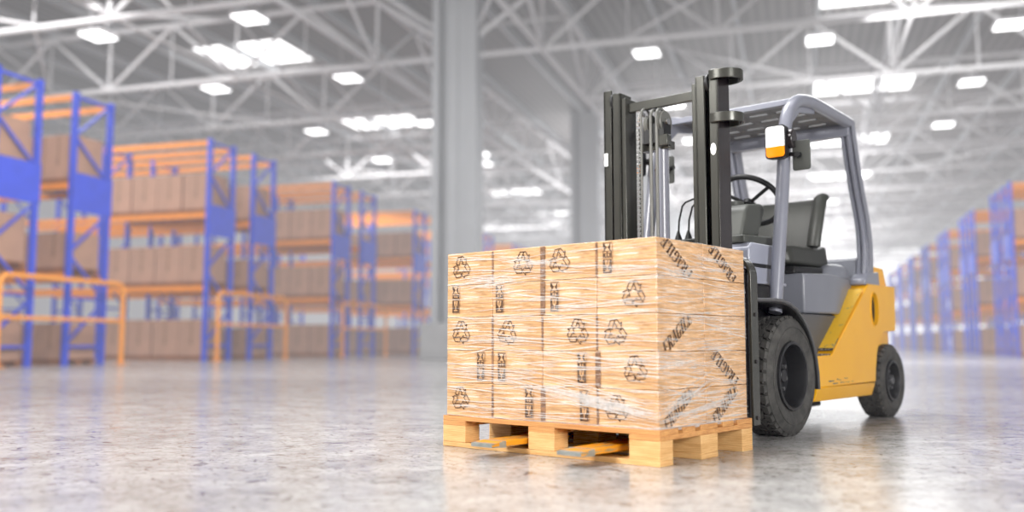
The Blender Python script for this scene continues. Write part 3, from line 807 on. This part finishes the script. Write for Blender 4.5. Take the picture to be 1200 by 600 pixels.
# hydraulic levers
for i, (yb, yt, zt) in enumerate(((-.092, -.052, 1.272), (-.028, .012, 1.262), (.034, .07, 1.258))):
    x = -.55
    l = MB(); l.tube([(x, yb, 1.08), (x, yb+.006, 1.17), (x, yt-.012, zt-.02), (x, yt+.01, zt), (x+.0, yt+.055, zt+.012), (x, yt+.10, zt+.02)], .0055, 8)
    lo_ = l.build('control_lever', M['black'], FK, smooth=True)
    MB().cyl((x, yb, 1.085), 'z', .024, .055, 16, r2=.006).build('rubber_boot', M['black'], lo_)
    MB().cyl((x, yt+.11, zt+.022), 'y', .012, .04, 12).build('lever_knob', M['black'], lo_, .004)

# overhead guard
def lerp(a, b_, t): return a+(b_-a)*t
def smooth_path(pts, n=6):
    out = []; P_ = [Vector(p) for p in pts]
    for i in range(len(P_)-1):
        p0 = P_[max(i-1, 0)]; p1 = P_[i]; p2 = P_[i+1]; p3 = P_[min(i+2, len(P_)-1)]
        for k in range(n):
            t = k/n
            out.append(.5*((2*p1)+(-p0+p2)*t+(2*p0-5*p1+4*p2-p3)*t*t+(-p0+3*p1-3*p2+p3)*t**3))
    out.append(P_[-1]); return out
for s_ in (1, -1):
    y = .42*s_
    path = smooth_path([(-.665,y,.66), (-.675,y,.713), (-.80,y,1.345), (-.838,y,1.60), (-.87,y,1.73), (-.93,y,1.81), (-1.03,y,1.868), (-1.16,y,1.895), (-1.3,y,1.90), (-1.78,y*.98,1.888), (-1.86,y*.97,1.885)])
    g = MB().tube(path, .036, 16, ry=.036); go = g.build('guard_side_tube', M['guard'], FK, smooth=True)
    gs = [(-.862,1.62), (-.885,1.72), (-.94,1.80), (-1.03,1.86), (-1.3,1.885), (-1.3,1.845), (-1.08,1.81), (-.985,1.74), (-.92,1.66)]
    MB().prism(gs, 'y', *sorted((s_*.395, s_*.41))).build('guard_gusset', M['guard'], FK, .003)
    # rear pillar: ribbed section
    pr = smooth_path([(-1.83,.40*s_,1.90), (-1.885,.40*s_,1.70), (-1.96,.40*s_,1.488), (-2.04,.40*s_,1.30), (-2.075,.40*s_,1.15), (-2.075,.40*s_,1.0), (-2.05,.40*s_,.87)], 5)
    sec = [(-.040,-.030),(-.040,.034),(-.022,.040),(-.018,.018),(-.006,.018),(-.002,.040),(.018,.040),(.022,.020),(.034,.020),(.040,.036),(.040,-.030)]
    rings = []
    for i, p in enumerate(pr):
        d = (pr[min(i+1, len(pr)-1)]-pr[max(i-1, 0)]).normalized(); f_ = Vector((0, s_, 0)); q_ = d.cross(Vector((0,1,0))).normalized()
        k_ = 1+.25*max(0, (1.25-p.z))
        rings.append([p+q_*(a_[1]*k_)+f_*(a_[0]*k_) for a_ in sec])
    MB().loft(rings).build('guard_rear_pillar', M['guard'], FK, .004)
    MB().prism([(-1.93,.855),(-1.93,.89),(-2.0,.93),(-2.18,.95),(-2.20,.855)], 'y', *sorted((s_*.345, s_*.448))).build('pillar_foot', M['guard'], FK, .01)
# roof plate with slots
b = MB(); ye = [-.40]
for k_ in range(4): ye += [-.34+.175*k_, -.34+.175*k_+.125]
ye += [.40]; xe = [-1.86, -1.74, -1.70, -1.58, -1.54, -1.42, -1.38, -1.26, -1.22, -1.10, -1.06, -1.02]
for i in range(len(xe)-1):
    for j in range(len(ye)-1):
        if i % 2 == 1 and j % 2 == 1: continue
        b.box(xe[i], xe[i+1], ye[j], ye[j+1], 1.876, 1.888)
b.build('roof_plate', M['darkgrey'], FK, .003)
b = MB(); b.loft([[(-.985,yy,1.845),(-1.0,yy,1.885),(-1.10,yy,1.905),(-1.12,yy,1.87)] for yy in (-.42, .42)])
b.build('roof_front_bar', M['guard'], FK, .006)
b = MB(); b.loft([[(-1.80,yy,1.80),(-1.80,yy,1.895),(-1.86,yy,1.895),(-1.86,yy,1.80)] for yy in (-.42, .42)])
b.build('roof_rear_bar', M['guard'], FK, .006)

# indicator lamps and mirrors
def rounded_rect(w, h, r, n=6):
    out = []
    for cx, cz, a0 in ((w/2-r, h/2-r, 0), (-w/2+r, h/2-r, 90), (-w/2+r, -h/2+r, 180), (w/2-r, -h/2+r, 270)):
        out += [(cx+r*cos(radians(a0+90*i/n)), cz+r*sin(radians(a0+90*i/n))) for i in range(n+1)]
    return out
def lamp(yc, zc, X, s_):
    h = MB(); rr_ = rounded_rect(.118, .185, .022)
    h.loft([[(X-.0, yc+p[0], zc+p[1]) for p in rr_], [(X-.045, yc+p[0]*.98, zc+p[1]*.98) for p in rr_], [(X-.06, yc+p[0]*.8, zc+p[1]*.85) for p in rr_]])
    o = h.build('indicator_lamp', M['black'], FK, smooth=True)
    lens = rounded_rect(.104, .170, .018)
    zcut = -.028
    up = [p for p in lens if p[1] >= zcut]; dn = [p for p in lens if p[1] < zcut]
    upoly = up+[(-.052, zcut), (.052, zcut)]
    upoly = sorted(upoly, key=lambda p: atan2(p[1]-.03, p[0])); dpoly = sorted(dn+[(-.052, zcut), (.052, zcut)], key=lambda p: atan2(p[1]+.055, p[0]))
    for nm, pl, mt in (('white_lens', upoly, 'lens_white'), ('orange_lens', dpoly, 'lens_orange')):
        MB().loft([[(X-.002, yc+p[0], zc+p[1]) for p in pl], [(X+.010, yc+p[0]*.97, zc+p[1]*.985) for p in pl]]).build(nm, M[mt], o)
    MB().tube([(X-.05, yc, zc), (X-.07, s_*.42, zc)], .02, 8).build('lamp_bracket', M['black'], o)
lamp(.414, 1.582, -.735, 1); lamp(-.50, 1.59, -.735, -1)
for s_, yc, zc, X in ((1, .53, 1.505, -.80), (-1, -.29, 1.515, -.76)):
    h = MB(); rr_ = rounded_rect(.10, .165, .015)
    h.loft([[(X, yc+p[0], zc+p[1]) for p in rr_], [(X-.012, yc+p[0], zc+p[1]) for p in rr_]])
    o = h.build('mirror', M['dash'], FK, .003)
    MB().cyl((X+.012, yc-.012*s_, zc), 'x', .016, .03, 14).build('mirror_knob', M['black'], o)
    MB().tube([(X+.01, yc, zc), (X+.0, yc-.05*s_, zc+.01), (-.82, s_*.42, zc+.02)], .012, 8).build('mirror_arm', M['black'], o)
# work light knob behind the near lamp
MB().loft([[(-.79+.038*cos(a), .488+q, 1.60+.055*sin(a)) for a in [2*pi*j/20 for j in range(20)]] for q in (-.03, .0, .012)]).build('side_lamp', M['mastdark'], FK, .006)

# mast
TOP = 1.888
def channel(b, y0, x_f, x_b, web, inward, z0=.09, z1=TOP, fl=.05, th=.014):
    # web plate at y0 (outer face), flanges front and back pointing "inward"
    ya, yb = sorted((y0, y0+inward*th)); b.box(x_b, x_f, ya, yb, z0, z1)
    for xx in (x_f, x_b+th):
        ya, yb = sorted((y0, y0+inward*fl)); b.box(xx-th, xx, ya, yb, z0, z1)
for s_ in (1, -1):
    b = MB(); channel(b, s_*.352, -.205, -.325, .1, -s_, fl=.05)
    b.build('outer_mast_rail', M['mast'], FK, .003)
    MB().box(-.324, -.206, *sorted((s_*.352, s_*.3535)), .1, TOP-.004).build('rail_side_plate', M['mastdark'], FK)
    b = MB(); channel(b, s_*.232, -.19, -.300, .1, s_, fl=.05, z1=TOP-.03)
    b.build('inner_mast_rail', M['mast'], FK, .003)
    b = MB(); b.box(-.31, -.20, *sorted((s_*.205, s_*.231)), .1, TOP-.06); b.build('inner_mast_flange', M['mast'], FK, .004)
    MB().cyl((-.235, s_*.292, TOP-.065), 'y', .05, .018, 24).build('mast_roller', M['black'], FK, .003)
    MB().loft([[(xx, .322+.015*cos(2*pi*j/20), 1.47+.03*sin(2*pi*j/20)) for j in range(20)] for xx in (-.2055, -.2025)]).build('rail_hole_glow', M['lens_white'], FK) if s_ > 0 else MB().box(-.190, -.186, -.338, -.318, 1.46, 1.53).build('rail_hole_glow', M['lens_white'], FK)  # white glow put on the rail for light showing through holes
    # curved guard hooks on the outer side
    for zc in ((1.855, 1.63) if s_ > 0 else ()):
        k = MB(); cx, cy = -.275, .345; rings = []
        for a in range(-20, 201, 10):
            ca, sa = cos(radians(a)), sin(radians(a))
            p = [(cx+.075*ca+.012*0, cy+.095*sa), (cx+.088*ca, cy+.108*sa)]
            rings.append([(p[0][0], p[0][1], zc-.024), (p[1][0], p[1][1], zc-.024), (p[1][0], p[1][1], zc+.024), (p[0][0], p[0][1], zc+.024)])
        k.loft(rings); hk = k.build('mast_hook', M['mast'], FK, .002)
        pl = MB(); pl.prism([(cx+.078*cos(radians(a)), cy+.098*sin(radians(a))) for a in range(0, 181, 10)], 'z', zc+.008, zc+.016)
        pl.build('hook_plate', M['mastdark'], hk)
b = MB(); b.bar((-.245,-.21,1.775), (-.245,.235,1.775), .03, .052); b.build('upper_crossbar', M['mast'], FK, .004)
MB().box(-.32, -.29, -.34, .34, .55, .63).build('mid_crossbar', M['mast'], FK, .004)
MB().box(-.335, -.305, -.34, .34, .12, .24).build('lower_crossbar', M['mast'], FK, .004)
# lift cylinder with head block, chain wheels, hoses and chain
MB().cyl((-.27, -.02, .86), 'z', .036, 1.34, 24).build('lift_cylinder', M['guard'], FK, smooth=True)
MB().box(-.30, -.235, -.135, .045, 1.52, 1.565).build('cylinder_head', M['mast'], FK, .005)
MB().box(-.245, -.20, .0, .055, 1.53, 1.59).build('head_lug', M['mast'], FK, .004)
pw = MB(); pw.lathe([(.012,-.012),(.058,-.012),(.062,-.008),(.050,0),(.062,.008),(.058,.012),(.012,.012)], (-.245,.012,1.665), 32)
po = pw.build('chain_wheel', M['hose'], FK, smooth=True); MB().cyl((-.245,.03,1.665),'y',.017,.02,16).build('wheel_pin', M['steel'], po)
pw = MB(); pw.lathe([(.012,-.012),(.055,-.012),(.048,0),(.055,.012),(.012,.012)], (-.245,-.075,1.66), 32); pw.build('chain_wheel', M['hose'], FK, smooth=True)
MB().box(-.285, -.205, -.10, .03, 1.55, 1.66).build('wheel_bracket', M['black'], FK, .004)
for yy, top, wd in ((-.008, 1.74, .009), (-.045, 1.74, .009), (-.105, 1.755, .007)):
    r_ = .045; cx = -.245
    pts = [(cx+r_, yy, .5)]+[(cx+r_*cos(radians(a)), yy, top-r_+r_*sin(radians(a))) for a in range(0, 181, 20)]+[(cx-r_, yy, .5)]
    MB().tube(pts, wd, 10).build('hydraulic_hose', M['hose'], FK, smooth=True)
ch = MB()
z = .5
while z < 1.62:
    ch.box(-.200, -.186, -.128, -.112, z, z+.012); ch.box(-.197, -.189, -.131, -.109, z+.014, z+.022); z += .025
for a in range(0, 180, 18):
    ch.box(-.006, .006, -.128, -.112, -.008, .008, mat=Matrix.Translation((-.235+.045*cos(radians(a)), 0, 1.63+.1*sin(radians(a)))))
ch.build('lift_chain', M['steel'], FK)
# tilt cylinder seen by the front panel
MB().tube([(-.34,.24,.62), (-.62,.24,.56)], .035, 16).build('tilt_cylinder', M['black'], FK, smooth=True)

# carriage, load backrest and forks
MB().box(-.16, -.10, -.42, .42, .10, .18).build('lower_carriage_bar', M['mastdark'], FK, .004)
MB().box(-.16, -.10, -.42, .42, .42, .50).build('upper_carriage_bar', M['mastdark'], FK, .004)
for s_ in (1, -1):
    MB().box(-.20, -.16, *sorted((s_*.17, s_*.22)), .12, .52).build('carriage_plate', M['mastdark'], FK, .004)
y = .585; r_ = .10; bp = [(-y, .105), (-y, .90-r_)]+[(-y+r_-r_*cos(radians(a)), .90-r_+r_*sin(radians(a))) for a in range(10, 91, 10)]
bp = bp+[(-p[0], p[1]) for p in bp[::-1]]
rings = []
for i, p in enumerate(bp):
    a_ = Vector(bp[max(i-1, 0)]); c_ = Vector(bp[min(i+1, len(bp)-1)]); d = (c_-a_).normalized(); n_ = Vector((-d.y, d.x))*.007
    rings.append([(-.035, p[0]+n_.x, p[1]+n_.y), (-.105, p[0]+n_.x, p[1]+n_.y), (-.105, p[0]-n_.x, p[1]-n_.y), (-.035, p[0]-n_.x, p[1]-n_.y)])
bo = MB().loft(rings).build('load_backrest', M['mast'], FK, .002)
bl = MB()
for s_ in (1, -1):
    bl.box(-.075, -.035, *sorted((s_*.535, s_*.560)), .105, .84)
for yy in (-.4, -.24, -.08, .08, .24, .4): bl.box(-.07, -.05, yy-.01, yy+.01, .5, .885)
bl.build('backrest_bars', M['mastdark'], bo, .003)
bt = MB()
for z in (.14, .40, .62): bt.cyl((-.07, .594, z), 'y', .009, .008, 12)
bt.build('bolt', M['mastdark'], bo)
for yc in (-.149, .319):
    b = MB(); hw = .06
    top = [(-.045, .068), (.3, .068), (.97, .060), (1.012, .052)]
    prof = [(-.085, .04), (-.085, .52), (-.045, .52), (-.045, .075), (.3, .072), (.97, .066), (1.02, .058), (1.02, .046), (.3, .034), (-.05, .032)]
    b.prism(prof[:7]+[(1.02, .046), (.3, .036), (-.05, .034)], 'y', yc-hw, yc+hw)
    fo = b.build('fork', M['fork'], FK, .003)
    t = MB(); t.loft([[(.93, yc-hw-.001, .0385), (.93, yc+hw+.001, .0385), (.93, yc+hw+.001, .0675), (.93, yc-hw-.001, .0675)], [(1.022, yc-hw*.98, .0445), (1.022, yc+hw*.98, .0445), (1.022, yc+hw*.98, .0595), (1.022, yc-hw*.98, .0595)]])
    t.build('worn_fork_tip', M['forktip'], fo)

# ------------------------------------------------------------------ light
def area(name, loc, target, size, power, col=(1,1,1), sy=None):
    l = bpy.data.lights.new(name, 'AREA'); l.energy = power; l.size = size; l.color = col
    if sy: l.shape = 'RECTANGLE'; l.size_y = sy
    o = bpy.data.objects.new(name, l); COL.objects.link(o); o.location = loc
    o.rotation_euler = (Vector(target)-Vector(loc)).to_track_quat('-Z', 'Y').to_euler(); return o
area('key_light', (-6.0, -1.5, 6.0), (-.3, 4.4, .5), 3.2, 960, (1, .98, .95))
area('overhead_light', (-2.6, 6.4, 8.6), (-.2, 5.4, 0), 4.5, 760)
area('fill_light', (4.2, -2.2, 2.3), (0, 4.8, .9), 2.6, 580, (1, .99, .97))
for i, y in enumerate((22, 44, 68)):
    area('hall_light', (-20, y-4, 8.8), (-20, y, 0), 7, 950, sy=12)
    area('hall_light', (1.5, y, 8.8), (1.5, y, 0), 9, 1050, sy=12)
area('rack_fill', (-7.5, 11, 7), (-16, 20, 2.5), 4, 700)  # added lamp without a real source, brightens the left rack ends
area('rack_fill', (2, 24, 7), (9, 36, 0), 4, 850)  # added lamp for the camera side of the right racks
for y, p in ((50, 2400), (74, 4200), (98, 5200)): area('far_roof_fill', (-4, y, 6.6), (-4, y, 12), 20, p, sy=14)  # added lamps aimed up to whiten the far roof
w = bpy.data.worlds.new('world'); S.world = w; w.use_nodes = True; nt = w.node_tree
nt.nodes['Background'].inputs[0].default_value = (1, 1, 1, 1); nt.nodes['Background'].inputs[1].default_value = .6
# light haze in the hall air, given its own white glow
va = N(nt, 'ShaderNodeVolumeAbsorption'); va.inputs['Color'].default_value = (0, 0, 0, 1); va.inputs['Density'].default_value = .0046
ve = N(nt, 'ShaderNodeEmission'); ve.inputs['Color'].default_value = (.97, .97, 1, 1); ve.inputs['Strength'].default_value = .0046*1.2
ad = N(nt, 'ShaderNodeAddShader'); nt.links.new(va.outputs[0], ad.inputs[0]); nt.links.new(ve.outputs[0], ad.inputs[1])
nt.links.new(ad.outputs[0], nt.nodes['World Output'].inputs['Volume'])
S.view_settings.view_transform = 'Standard'; S.view_settings.look = 'None'; S.view_settings.exposure = 0; S.view_settings.gamma = 1
S.view_settings.use_curve_mapping = True; cm = S.view_settings.curve_mapping; cm.black_level = (.026, .026, .026); cm.white_level = (.97, .97, .97); cm.update()
S.cycles.use_denoising = True; S.cycles.max_bounces = 6; S.cycles.diffuse_bounces = 3; S.cycles.glossy_bounces = 3
S.cycles.transparent_max_bounces = 16; S.cycles.caustics_reflective = False; S.cycles.sample_clamp_indirect = 4
